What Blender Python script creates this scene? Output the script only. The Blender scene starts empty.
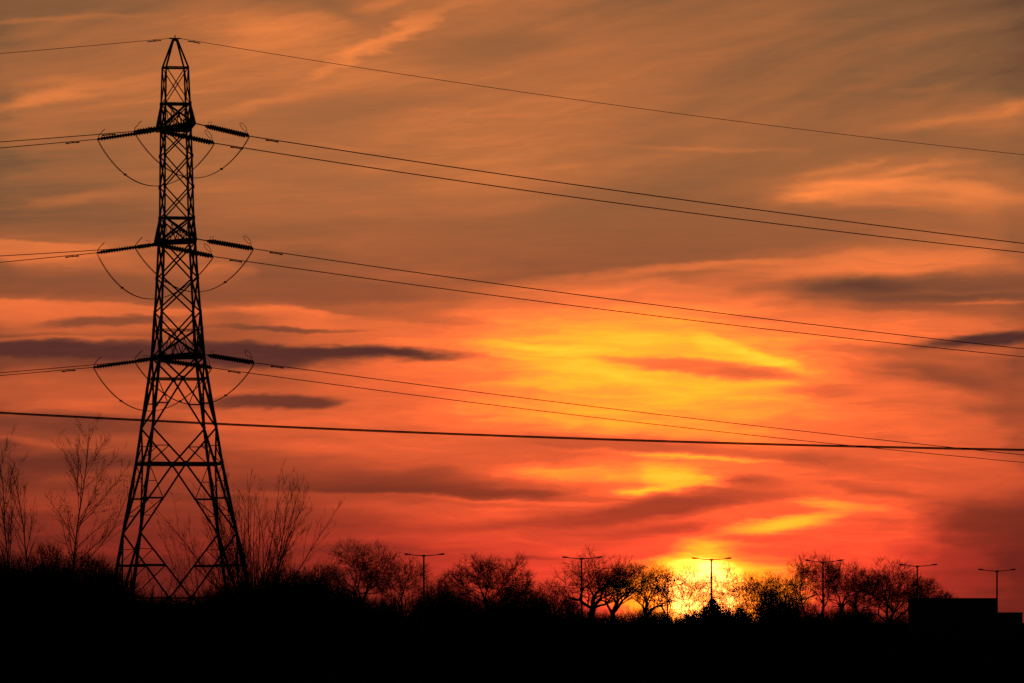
import bpy, bmesh, math, random
import numpy as np

SC = bpy.context.scene
COL = SC.collection
R = math.radians

# ------------------------------------------------------------------ camera
F = 7500.0            # focal length in pixels of a 1024 px wide frame (a 264 mm lens)
HY = 622.0            # image row of the horizon
CZ = 1.7              # eye height
cd = bpy.data.cameras.new('camera')
cam = bpy.data.objects.new('camera', cd)
COL.objects.link(cam)
cam.location = (0, 0, CZ)
cam.rotation_euler = (R(90), 0, 0)
cd.sensor_width = 36.0
cd.lens = 36.0 * F / 1024.0
cd.shift_y = (HY - 341.5) / 1024.0
cd.clip_start = 1.0
cd.clip_end = 40000.0
SC.camera = cam

# ------------------------------------------------------------------ exposure
SC.view_settings.view_transform = 'Standard'
SC.view_settings.look = 'None'
SC.view_settings.exposure = 0.0
SC.view_settings.gamma = 1.0
SC.render.resolution_x, SC.render.resolution_y = 1024, 683
SC.cycles.max_bounces = 3
SC.cycles.use_denoising = False

# ------------------------------------------------------------------ sun
SUN_AZ = (702 - 512) / F
SUN_EL = (HY - 592) / F
sd = bpy.data.lights.new('sun', 'SUN')
sd.energy = 1.0
sd.angle = R(0.5)
sd.color = (1.0, 0.42, 0.16)
sun = bpy.data.objects.new('sun', sd)
COL.objects.link(sun)
sun.rotation_euler = (R(90) - SUN_EL, 0, math.pi - SUN_AZ)   # shines from the horizon ahead towards the camera

# ------------------------------------------------------------------ sunset sky (world)
world = bpy.data.worlds.new('World')
SC.world = world
world.use_nodes = True
NT = world.node_tree
NT.nodes.clear()
LK = NT.links.new

def nd(kind, **kw):
    n = NT.nodes.new(kind)
    for k, v in kw.items():
        setattr(n, k, v)
    return n

def put(sock, v):
    if hasattr(v, 'links'):
        LK(v, sock)
    else:
        sock.default_value = v

def mth(op, a, b=None, c=None, clamp=False):
    n = nd('ShaderNodeMath', operation=op, use_clamp=clamp)
    put(n.inputs[0], a)
    if b is not None: put(n.inputs[1], b)
    if c is not None: put(n.inputs[2], c)
    return n.outputs[0]

def smooth(x, a, b, lo=0.0, hi=1.0):
    n = nd('ShaderNodeMapRange', interpolation_type='SMOOTHSTEP')
    put(n.inputs['Value'], x)
    n.inputs['From Min'].default_value = a; n.inputs['From Max'].default_value = b
    n.inputs['To Min'].default_value = lo; n.inputs['To Max'].default_value = hi
    return n.outputs[0]

def mixf(f, a, b):
    n = nd('ShaderNodeMix', data_type='FLOAT')
    put(n.inputs[0], f); put(n.inputs[2], a); put(n.inputs[3], b)
    return n.outputs[0]

def vec(x, y, z=0.0):
    n = nd('ShaderNodeCombineXYZ')
    put(n.inputs[0], x); put(n.inputs[1], y); put(n.inputs[2], z)
    return n.outputs[0]

def noise(v, scale, detail, rough=0.5, dist=0.0):
    n = nd('ShaderNodeTexNoise', noise_dimensions='3D')
    LK(v, n.inputs['Vector'])
    n.inputs['Scale'].default_value = scale
    n.inputs['Detail'].default_value = detail
    n.inputs['Roughness'].default_value = rough
    n.inputs['Distortion'].default_value = dist
    return n

def lin(c):
    return tuple((v / 255 / 12.92 if v / 255 <= 0.04045 else ((v / 255 + 0.055) / 1.055) ** 2.4) for v in c) + (1.0,)

# direction of the sky, in azimuth and elevation (units of 1/7500 rad; u rightwards, v downwards)
tc = nd('ShaderNodeTexCoord')
sx = nd('ShaderNodeSeparateXYZ')
LK(tc.outputs['Generated'], sx.inputs[0])
az = mth('ARCTAN2', sx.outputs[0], sx.outputs[1])
el = mth('ARCSINE', sx.outputs[2])
U0 = mth('MULTIPLY_ADD', az, F, 512.0)
V0 = mth("MULTIPLY_ADD", el, -F, HY)

# wind-drawn warp of the cloud field
wv = vec(mth('MULTIPLY', U0, 1 / 110.0), mth('MULTIPLY_ADD', U0, 0.003, mth('MULTIPLY', V0, 1 / 40.0)), 3.7)
w1 = noise(wv, 1.0, 4.0, 0.55)
ws = nd('ShaderNodeSeparateColor'); LK(w1.outputs['Color'], ws.inputs[0])
wv2 = vec(mth('MULTIPLY', U0, 1 / 42.0), mth('MULTIPLY', V0, 1 / 11.0), 9.1)
w2 = noise(wv2, 1.0, 5.0, 0.6)
ws2 = nd('ShaderNodeSeparateColor'); LK(w2.outputs['Color'], ws2.inputs[0])
def warp(base, a, ka, b, kb):
    x = mth('MULTIPLY_ADD', mth('SUBTRACT', a, 0.5), ka, base)
    return mth('MULTIPLY_ADD', mth('SUBTRACT', b, 0.5), kb, x)
U = warp(U0, ws.outputs[0], 70.0, ws2.outputs[0], 44.0)
V = warp(V0, ws.outputs[1], 15.0, ws2.outputs[1], 8.5)
P = vec(U, V, 0.0)

# broad brightness of the cloud deck: columns of azimuth, each a curve over elevation
ROWS = list(range(0, 631, 30))
GRID = [
 [.33,.30,.34,.40,.38,.36,.42,.47,.43,.34,.33,.34,.33,.30,.30,.27,.27],
 [.37,.36,.38,.45,.50,.50,.40,.48,.42,.38,.36,.38,.38,.33,.31,.29,.28],
 [.40,.38,.42,.48,.52,.50,.46,.40,.40,.40,.40,.40,.37,.34,.32,.30,.30],
 [.42,.45,.46,.48,.48,.47,.48,.44,.43,.44,.44,.40,.36,.33,.32,.32,.34],
 [.44,.42,.40,.42,.43,.43,.43,.46,.48,.46,.42,.38,.36,.36,.38,.42,.48],
 [.36,.36,.36,.40,.38,.38,.40,.46,.48,.46,.42,.36,.36,.36,.36,.36,.38],
 [.34,.35,.36,.40,.40,.43,.43,.47,.46,.42,.38,.35,.36,.45,.50,.50,.46],
 [.34,.33,.33,.38,.38,.40,.42,.43,.42,.38,.36,.36,.42,.50,.50,.48,.50],
 [.42,.42,.38,.38,.36,.38,.40,.40,.40,.38,.35,.34,.34,.36,.42,.45,.42],
 [.38,.40,.42,.46,.36,.36,.42,.44,.36,.36,.38,.42,.48,.58,.60,.60,.55],
 [.46,.46,.42,.44,.44,.40,.46,.48,.52,.62,.68,.64,.56,.45,.40,.42,.42],
 [.40,.40,.36,.36,.40,.45,.50,.62,.76,.82,.84,.78,.72,.68,.64,.54,.48],
 [.34,.34,.34,.38,.42,.50,.58,.68,.84,.90,.92,.88,.86,.66,.52,.46,.40],
 [.46,.48,.50,.50,.44,.50,.58,.64,.80,.86,.86,.86,.80,.68,.58,.50,.48],
 [.44,.46,.48,.52,.56,.58,.60,.64,.72,.82,.86,.84,.74,.68,.62,.56,.48],
 [.34,.36,.40,.44,.48,.52,.56,.56,.56,.62,.64,.68,.66,.60,.60,.60,.54],
 [.32,.34,.38,.38,.40,.44,.48,.52,.62,.74,.84,.70,.60,.62,.62,.58,.54],
 [.34,.36,.36,.36,.38,.42,.46,.56,.66,.58,.52,.54,.62,.66,.60,.46,.38],
 [.28,.30,.30,.32,.36,.40,.46,.54,.58,.58,.56,.68,.76,.68,.60,.36,.30],
 [.22,.22,.24,.26,.28,.32,.38,.46,.54,.60,.72,.86,.70,.62,.54,.38,.30],
 [.20,.20,.20,.22,.24,.28,.32,.40,.50,.58,.80,.96,.66,.54,.44,.36,.28],
 [.18,.18,.18,.20,.22,.26,.30,.38,.46,.54,.70,.80,.60,.50,.40,.32,.26],
]
vn = mth('MULTIPLY', V, 1 / 630.0, clamp=True)
un = mth('MINIMUM', mth('MAXIMUM', mth('MULTIPLY', mth('MULTIPLY_ADD', mth('SUBTRACT', ws.outputs[2], 0.5), 90.0, U), 1 / 64.0), 0.0), 16.0)
field = 0.0
for ci in range(17):
    cr = nd('ShaderNodeValToRGB')
    cr.color_ramp.interpolation = 'CARDINAL'
    els = cr.color_ramp.elements
    while len(els) < len(ROWS):
        els.new(0.5)
    for k in range(len(ROWS)):
        g = GRID[k][ci]
        els[k].position = ROWS[k] / 630.0
        els[k].color = (g, g, g, 1)
    LK(vn, cr.inputs[0])
    dist = mth('ABSOLUTE', mth('SUBTRACT', un, float(ci)))          # cubic B-spline weight of this column
    a3 = mth('POWER', mth('MAXIMUM', mth('SUBTRACT', 2.0, dist), 0.0), 3.0)
    b3 = mth('POWER', mth('MAXIMUM', mth('SUBTRACT', 1.0, dist), 0.0), 3.0)
    wgt = mth('MULTIPLY', mth('MULTIPLY_ADD', b3, -4.0, a3), 1 / 6.0)
    field = mth('MULTIPLY_ADD', cr.outputs[0], wgt, field)

# drawn-out streaks and mottling over the deck
slope = smooth(V0, 40.0, 270.0, 0.26, 0.02)                     # high cirrus is drawn out uphill to the right
VS = mth('MULTIPLY_ADD', mth('SUBTRACT', U0, 512.0), slope, V)
st = noise(vec(mth('MULTIPLY', U0, 1 / 170.0), mth('MULTIPLY', VS, 1 / 19.0), 1.3), 1.0, 4.0, 0.5)
field = mth('MULTIPLY_ADD', mth('SUBTRACT', st.outputs['Fac'], 0.5), 0.22, field)

# single clouds and gaps: centre, half sizes, tilt, brightness, opacity, core (1 = hard edge), weight of the lower half
FEATURES = []
def cl(cx, cy, rx, ry, ang, t, op=0.8, core=0.0, low=None):
    FEATURES.append((cx, cy, rx, ry, ang, t, op, core, low))
# broad brightening of the low sky round the sun and of the high cirrus
cl(400,120,300,100,-8,.50,.40); cl(690,470,120,75,0,.78,.5); cl(720,545,80,30,0,.78,.45)
cl(770,520,210,75,0,.68,.6); cl(600,560,160,40,0,.64,.6); cl(880,545,70,40,0,.66,.6)
# upper left
cl(412,30,52,8,-29,.62,.85); cl(362,54,40,8,-24,.64,.85); cl(325,71,38,5,-18,.58,.8); cl(395,4,40,9,-15,.52,.8); cl(470,3,45,7,-10,.50,.7)
cl(490,44,90,17,-8,.33,.8); cl(455,28,40,6,-20,.40,.6); cl(270,30,72,22,6,.57,.7); cl(330,24,50,14,8,.52,.6); cl(25,8,110,14,-3,.29,.8); cl(60,23,95,3.5,-4,.46,.8)
cl(330,6,50,10,20,.33,.7)
cl(55,58,75,14,-6,.35,.75); cl(45,99,85,8,-12,.58,.85); cl(120,82,50,5,-10,.52,.7); cl(25,80,70,6,-8,.38,.6); cl(150,80,60,10,-18,.49,.6); cl(350,112,140,17,-9,.37,.8); cl(250,122,70,8,-14,.38,.6)
cl(290,98,120,6,-13,.53,.75); cl(355,148,75,4,3,.48,.8); cl(400,141,30,4,-18,.48,.6); cl(300,178,120,9,2,.37,.6)
cl(80,199,75,7,-8,.46,.8); cl(50,172,90,10,-14,.35,.5); cl(60,225,110,13,-2,.31,.7)
# upper right
cl(550,27,20,4.5,-8,.45,.7); cl(596,17,14,4,10,.42,.7); cl(640,52,190,10,-12,.42,.55); cl(600,82,120,14,-10,.46,.5)
cl(704,149,88,3,1.5,.48,.9); cl(740,12,150,14,-10,.37,.4); cl(925,90,38,4.5,-6,.40,.6)
cl(965,119,110,8,-9,.52,.8); cl(1015,108,30,9,-15,.56,.7); cl(925,144,110,10,-4,.35,.7)
cl(895,190,150,20,0,.50,.8,.2); cl(825,196,85,8,-9,.66,.9); cl(795,204,45,4,-10,.60,.7); cl(868,183,75,5,-5,.68,.85); cl(912,188,70,6,5,.64,.8); cl(985,193,60,8,9,.63,.8); cl(955,201,60,5,3,.60,.6); cl(905,171,70,4,-9,.58,.7); cl(845,168,55,5,-12,.55,.7); cl(975,180,60,4,4,.40,.5); cl(930,166,20,6,-35,.50,.6); cl(985,202,60,12,6,.53,.6)
cl(870,213,95,8,2,.34,.85); cl(940,224,100,9,4,.36,.7); cl(730,180,70,30,-10,.35,.5)
# brown band
cl(620,234,240,34,-3,.35,.85,.65); cl(420,235,160,26,6,.39,.5); cl(800,228,120,20,0,.36,.8,.3)
# left middle
cl(38,247,98,5,4,.56,.95,.4,3.6); cl(125,266,70,8,6,.46,.7); cl(222,276,38,12,-4,.62,.95,.5); cl(240,270,24,4,-6,.54,.7)
cl(70,286,190,16,2,.315,.85,.3); cl(190,296,80,10,3,.33,.8,.2); cl(310,288,170,22,4,.325,.8,.3)
cl(70,307,175,5,2.5,.56,.95,.4,5.5); cl(20,304,50,5,0,.58,.8,.2,3); cl(110,323,82,6,-2,.29,.85,.3); cl(80,331,160,3,0,.50,.7); cl(60,339,150,3,0,.55,.75)
cl(292,313,70,4,4,.62,.95,.3,3.5); cl(275,309,26,5,0,.62,.9,.3,2); cl(360,328,110,9,2,.58,.8,.3); cl(280,316,45,8,8,.60,.7); cl(245,318,70,6,0,.36,.5); cl(285,330,85,3,1,.29,.9,.2)
cl(430,318,60,5,5,.44,.6); cl(400,306,80,5,-2,.50,.6)
cl(65,351,200,11,1,.165,.97,.4); cl(325,351.5,165,7.5,2.0,.15,.97,.35); cl(240,356,120,13,2,.17,.95,.35)
cl(40,364,120,6,0,.30,.6); cl(90,377,170,5,-2,.44,.7); cl(430,376,110,13,-4,.62,.6); cl(60,392,140,10,0,.46,.6)
cl(275,402,80,8,-1,.22,.92,.35); cl(190,403,60,5,0,.36,.6); cl(390,398,60,8,0,.58,.5)
# yellow heart
cl(585,292,90,14,-4,.68,.6); cl(580,346,120,24,2,.88,.5); cl(560,349,80,5,4,.98,.8); cl(620,338,70,6,2,.94,.6); cl(752,356,66,8,17,.99,.95,.15); cl(720,345,30,7,10,.95,.7)
cl(520,350,40,3,2,.80,.5)
cl(705,369,92,10,6,.62,.92,.35); cl(752,374,45,6,8,.54,.7); cl(640,379,55,6,9,.96,.85); cl(700,392,80,6,6,.92,.7)
cl(610,420,130,10,3,.86,.5); cl(690,300,60,4,2,.55,.5); cl(740,318,70,4,3,.60,.5); cl(640,272,100,6,-4,.62,.7); cl(720,264,70,4,-2,.60,.7)
# right middle
cl(868,266,125,13,-2,.61,.85,.2); cl(862,287,105,12,-1,.16,.92,0); cl(975,286,110,11,0,.25,.85); cl(900,300,80,6,1,.27,.8); cl(985,282,85,14,0,.30,.8,.2); cl(955,297,90,3.5,-1,.24,.8); cl(985,303,60,2,-2,.56,.7)
cl(905,308,80,5,1,.36,.7); cl(995,311,60,6,2,.40,.6); cl(870,323,140,13,1,.64,.7)
cl(1000,340,95,7.5,-6,.14,.97,.2); cl(870,350,60,7,4,.44,.7); cl(925,357,80,6,4,.40,.6); cl(950,378,110,11,8,.33,.85,.1); cl(870,366,50,4,12,.58,.6)
cl(1005,408,60,9,0,.36,.7); cl(840,392,60,7,0,.52,.6); cl(930,420,80,12,0,.58,.5)
# under the cable
cl(610,446,165,9,2,.50,.9,.2); cl(810,461,90,8,5,.48,.85); cl(690,457,85,3.2,4,.90,.95); cl(590,452,60,2.5,2,.68,.6)
cl(585,472,110,11,0,.84,.8,.2); cl(676,478,38,15,14,.95,.9,.2); cl(655,493,48,5.5,-2,1.02,.95,.1); cl(590,492,40,4,0,.80,.6)
cl(515,492,70,5,0,.42,.9,.2); cl(745,479,34,6,4,.44,.85); cl(720,490,90,6,-6,.52,.7)
cl(655,509,118,13,-9,.40,.92,.25); cl(530,524,120,8,-4,.46,.85); cl(640,532,140,5,-2,.48,.7); cl(760,496,60,6,-6,.46,.6); cl(560,505,60,4,-6,.66,.6)
cl(790,523,84,9,-7,.93,.95,.15); cl(845,507,58,8,9,.88,.9,.1); cl(712,543,56,6,0,.86,.85); cl(785,540,60,4,2,.62,.8); cl(770,512,50,4,-8,.66,.7)
cl(880,536,75,34,0,.65,.8,.3); cl(885,492,60,6,10,.48,.8); cl(890,503,40,4,8,.68,.6)
cl(1005,524,85,30,6,.30,.85,.2); cl(985,476,80,12,0,.52,.6); cl(960,560,60,16,10,.42,.6); cl(930,475,60,8,0,.54,.5)
cl(515,557,50,2.2,1,.42,.8)
# lower left
cl(60,424,130,12,2,.27,.8,.3); cl(45,443,85,4.5,6,.46,.9); cl(150,447,60,3.5,-1,.42,.7); cl(60,463,120,11,0,.22,.8,.2); cl(100,477,80,6,-6,.37,.7); cl(30,498,70,3.5,2,.36,.7); cl(220,500,90,10,2,.28,.5)
cl(420,452,190,11,3,.60,.8,.2); cl(300,438,90,6,2,.46,.5); cl(380,492,240,26,2,.29,.9,0,.13); cl(380,499,220,3,2.5,.46,.6); cl(440,514,110,8,3,.60,.6)
cl(270,522,180,14,2,.34,.5); cl(460,540,80,8,2,.54,.6); cl(330,548,120,9,0,.29,.6)
# glow about the sun
cl(702,568,100,14,0,.95,.9,.2); cl(702,596,112,32,0,1.0,.95,.4); cl(655,606,34,18,0,.96,.8)
# links of the yellow glow down to the sun
cl(640,408,150,22,2,.84,.6,.1); cl(720,430,90,10,6,.80,.6); cl(660,545,90,8,-3,.70,.5); cl(830,548,90,12,4,.66,.6); cl(600,575,70,8,-4,.66,.5); cl(560,545,60,5,0,.60,.5)

for (cx, cy, rx, ry, ang, t, op, core, low) in FEATURES:
    m = nd('ShaderNodeMapping', vector_type='TEXTURE')
    LK(vec(U, V, field), m.inputs['Vector'])     # z carries the field along (scaled away) so that clouds are evaluated one by one
    m.inputs['Location'].default_value = (cx, cy, 0)
    m.inputs['Rotation'].default_value = (0, 0, R(ang))
    m.inputs['Scale'].default_value = (rx * (1.4 - 0.4 * core), ry * (1.4 - 0.4 * core), 1e6)
    v = m.outputs[0]
    if low:
        s = nd('ShaderNodeSeparateXYZ'); LK(v, s.inputs[0])
        b = mth('MAXIMUM', mth('MULTIPLY', s.outputs[1], 1.0 / low), mth('MULTIPLY', s.outputs[1], -1.0))
        v = vec(s.outputs[0], b)
    d = nd('ShaderNodeVectorMath', operation='LENGTH'); LK(v, d.inputs[0])
    f = smooth(d.outputs['Value'], min(core, 0.97), 1.0, op, 0.0)
    field = mixf(f, field, t)

# swirling filaments inside the brighter cloud
fl = noise(vec(mth('MULTIPLY', U, 1 / 95.0), mth('MULTIPLY', mth('MULTIPLY_ADD', mth('SUBTRACT', U0, 512.0), mth('MULTIPLY_ADD', slope, 0.8, -0.04), V), 1 / 11.0), 7.7), 1.0, 5.0, 0.62, 0.9)
amp = mth('MULTIPLY', smooth(field, 0.22, 0.75), 0.24)
field = mth('MULTIPLY_ADD', mth('SUBTRACT', fl.outputs['Fac'], 0.5), amp, field)
fs = noise(vec(mth('MULTIPLY', U0, 1 / 60.0), mth('MULTIPLY_ADD', U0, 0.006, mth('MULTIPLY', V0, 1 / 6.0)), 5.5), 1.0, 4.0, 0.6)
field = mth('MULTIPLY_ADD', mth('SUBTRACT', fs.outputs['Fac'], 0.5), 0.055, field)

# the sun itself, low behind the trees, veiled by cloud
sdv = nd('ShaderNodeVectorMath', operation='DISTANCE')
LK(vec(U0, mth('MULTIPLY', V0, 1.0)), sdv.inputs[0]); sdv.inputs[1].default_value = (702, 592, 0)
veil = noise(vec(mth('MULTIPLY', U0, 1 / 40.0), mth('MULTIPLY', V0, 1 / 12.0), 2.2), 1.0, 3.0, 0.5)
disc = mth('MULTIPLY', smooth(sdv.outputs['Value'], 18.0, 62.0, 1.0, 0.0), smooth(veil.outputs['Fac'], 0.28, 0.66, 0.45, 1.0))
field = mth('MULTIPLY_ADD', disc, 0.45, field)

HDR = [(0.0, 1.0), (0.6, 1.02), (0.7, 1.25), (0.8, 1.8), (0.9, 2.4), (1.0, 3.6), (1.2, 8.0), (1.5, 14.0)]
def ramp(stops, x):
    """Brightness to radiance / 8; past the sensor's red limit the red goes on rising, as it does in the real sky."""
    n = nd('ShaderNodeValToRGB')
    els = n.color_ramp.elements
    while len(els) < len(stops): els.new(0.5)
    for e, (p, c) in zip(els, stops):
        e.position = p / 1.5
        l = lin(c)
        k = float(np.interp(p, [q[0] for q in HDR], [q[1] for q in HDR]))
        kg = 1.0 + max(0.0, p - 1.05) * 6.0
        e.color = (l[0] * k / 8, l[1] * kg / 8, l[2] * kg / 8, 1.0)
    LK(x, n.inputs[0])
    return n.outputs[0]
fx = mth('MULTIPLY', field, 1 / 1.5, clamp=True)
LOW = [(0, (34,15,14)), (.15, (78,32,24)), (.3, (122,47,31)), (.45, (174,64,39)), (.6, (226,84,47)), (.7, (255,102,54)),
       (.8, (255,144,52)), (.9, (255,184,46)), (1.0, (255,212,55)), (1.2, (255,232,80)), (1.4, (255,250,115))]
HOR = [(0, (34,13,13)), (.15, (76,27,22)), (.3, (122,38,28)), (.45, (178,50,36)), (.6, (232,66,44)), (.7, (255,84,50)),
       (.8, (255,132,50)), (.9, (255,180,44)), (1.0, (255,212,50)), (1.2, (255,232,80)), (1.4, (255,250,115))]
MID = [(0, (45,23,26)), (.15, (82,42,39)), (.3, (130,64,43)), (.45, (186,86,49)), (.6, (238,104,55)), (.7, (255,122,58)),
       (.8, (255,152,55)), (.9, (255,186,46)), (1.0, (255,212,55)), (1.4, (255,255,225))]
TOP = [(0, (50,32,35)), (.15, (88,60,47)), (.3, (133,90,58)), (.45, (180,107,61)), (.6, (232,130,67)), (.7, (250,145,70)),
       (.8, (255,155,65)), (.9, (255,188,55)), (1.0, (255,212,60)), (1.4, (255,255,225))]
def mixc(f, a, b):
    n = nd('ShaderNodeMix', data_type='RGBA')
    put(n.inputs[0], f); LK(a, n.inputs[6]); LK(b, n.inputs[7])
    return n.outputs[2]
colr = mixc(smooth(V0, 150.0, 400.0), ramp(TOP, fx), ramp(MID, fx))
colr = mixc(smooth(V0, 370.0, 540.0), colr, ramp(LOW, fx))
colr = mixc(smooth(V0, 490.0, 575.0), colr, ramp(HOR, fx))
bg_cloud = nd('ShaderNodeBackground'); LK(colr, bg_cloud.inputs['Color']); bg_cloud.inputs['Strength'].default_value = 8.0

sky = nd('ShaderNodeTexSky', sky_type='NISHITA')
sky.sun_disc = False
sky.sun_elevation = SUN_EL
sky.sun_rotation = SUN_AZ
sky.air_density = 1.0
sky.dust_density = 2.0
bg_sky = nd('ShaderNodeBackground'); LK(sky.outputs[0], bg_sky.inputs['Color']); bg_sky.inputs['Strength'].default_value = 0.012

# the lit cloud deck lies in the sunset quarter of the sky; elsewhere the dusk sky takes over
dot = nd('ShaderNodeVectorMath', operation='DOT_PRODUCT')
LK(tc.outputs['Generated'], dot.inputs[0])
dot.inputs[1].default_value = (0.0, math.cos(R(2.0)), math.sin(R(2.0)))
near = smooth(dot.outputs['Value'], math.cos(R(24)), math.cos(R(7)))
mxs = nd('ShaderNodeMixShader')
LK(near, mxs.inputs[0]); LK(bg_sky.outputs[0], mxs.inputs[1]); LK(bg_cloud.outputs[0], mxs.inputs[2])
wo = nd('ShaderNodeOutputWorld')
LK(mxs.outputs[0], wo.inputs['Surface'])


# ================================================================== helpers
def at(px, py, y):
    """World point at depth y seen at a given bearing and elevation of the survey sketch."""
    return np.array([(px - 512.0) / F * y, y, CZ + (HY - py) / F * y])

def material(name, base, rough=0.8, scale=4.0, var=0.35, metal=0.0, spec=0.3, stretch=(1, 1, 1), bump=0.0):
    m = bpy.data.materials.new(name); m.use_nodes = True
    nt = m.node_tree; b = nt.nodes['Principled BSDF']
    tcn = nt.nodes.new('ShaderNodeTexCoord'); mp = nt.nodes.new('ShaderNodeMapping')
    mp.inputs['Scale'].default_value = stretch
    nz = nt.nodes.new('ShaderNodeTexNoise'); nz.inputs['Scale'].default_value = scale; nz.inputs['Detail'].default_value = 5.0
    rp = nt.nodes.new('ShaderNodeValToRGB')
    rp.color_ramp.elements[0].position = 0.3; rp.color_ramp.elements[1].position = 0.7
    rp.color_ramp.elements[0].color = tuple(c * (1 - var) for c in base) + (1,)
    rp.color_ramp.elements[1].color = tuple(min(1, c * (1 + var)) for c in base) + (1,)
    nt.links.new(tcn.outputs['Object'], mp.inputs[0]); nt.links.new(mp.outputs[0], nz.inputs['Vector'])
    nt.links.new(nz.outputs['Fac'], rp.inputs[0]); nt.links.new(rp.outputs[0], b.inputs['Base Color'])
    b.inputs['Roughness'].default_value = rough; b.inputs['Metallic'].default_value = metal
    b.inputs['Specular IOR Level'].default_value = spec
    if bump:
        bp = nt.nodes.new('ShaderNodeBump'); bp.inputs['Strength'].default_value = bump
        nt.links.new(nz.outputs['Fac'], bp.inputs['Height']); nt.links.new(bp.outputs[0], b.inputs['Normal'])
    return m

M = {
    'steel': material('galvanised_steel', (0.14, 0.14, 0.14), 0.75, 3.0, 0.3),
    'porcelain': material('brown_porcelain', (0.05, 0.03, 0.025), 0.9, 6.0, 0.2, spec=0.03),
    'cable': material('aluminium_cable', (0.10, 0.10, 0.10), 0.75, 8.0, 0.2),
    'black_cable': material('black_cable', (0.03, 0.03, 0.03), 0.8, 8.0, 0.2),
    'bark': material('bark', (0.07, 0.055, 0.045), 0.95, 5.0, 0.4, stretch=(1, 1, 0.3)),
    'twig': material('twigs', (0.06, 0.045, 0.038), 0.95, 3.0, 0.3),
    'pale_bark': material('pale_bark', (0.10, 0.09, 0.08), 0.9, 5.0, 0.5),
    'leaf': material('dark_leaves', (0.04, 0.045, 0.02), 0.9, 2.0, 0.4),
    'cladding': material('metal_cladding', (0.07, 0.08, 0.11), 0.7, 1.2, 0.15),
    'roofing': material('roofing', (0.12, 0.12, 0.13), 0.85, 2.0, 0.2),
    'door': material('door_paint', (0.10, 0.12, 0.16), 0.7, 2.0, 0.15),
    'lamp_metal': material('lamp_metal', (0.16, 0.16, 0.17), 0.7, 5.0, 0.2),
    'lamp_glass': material('lamp_glass', (0.25, 0.25, 0.24), 0.5, 5.0, 0.1),
    'field': material('field_grass', (0.028, 0.03, 0.02), 1.0, 0.35, 0.55, spec=0.0, bump=0.25),
}

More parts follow.
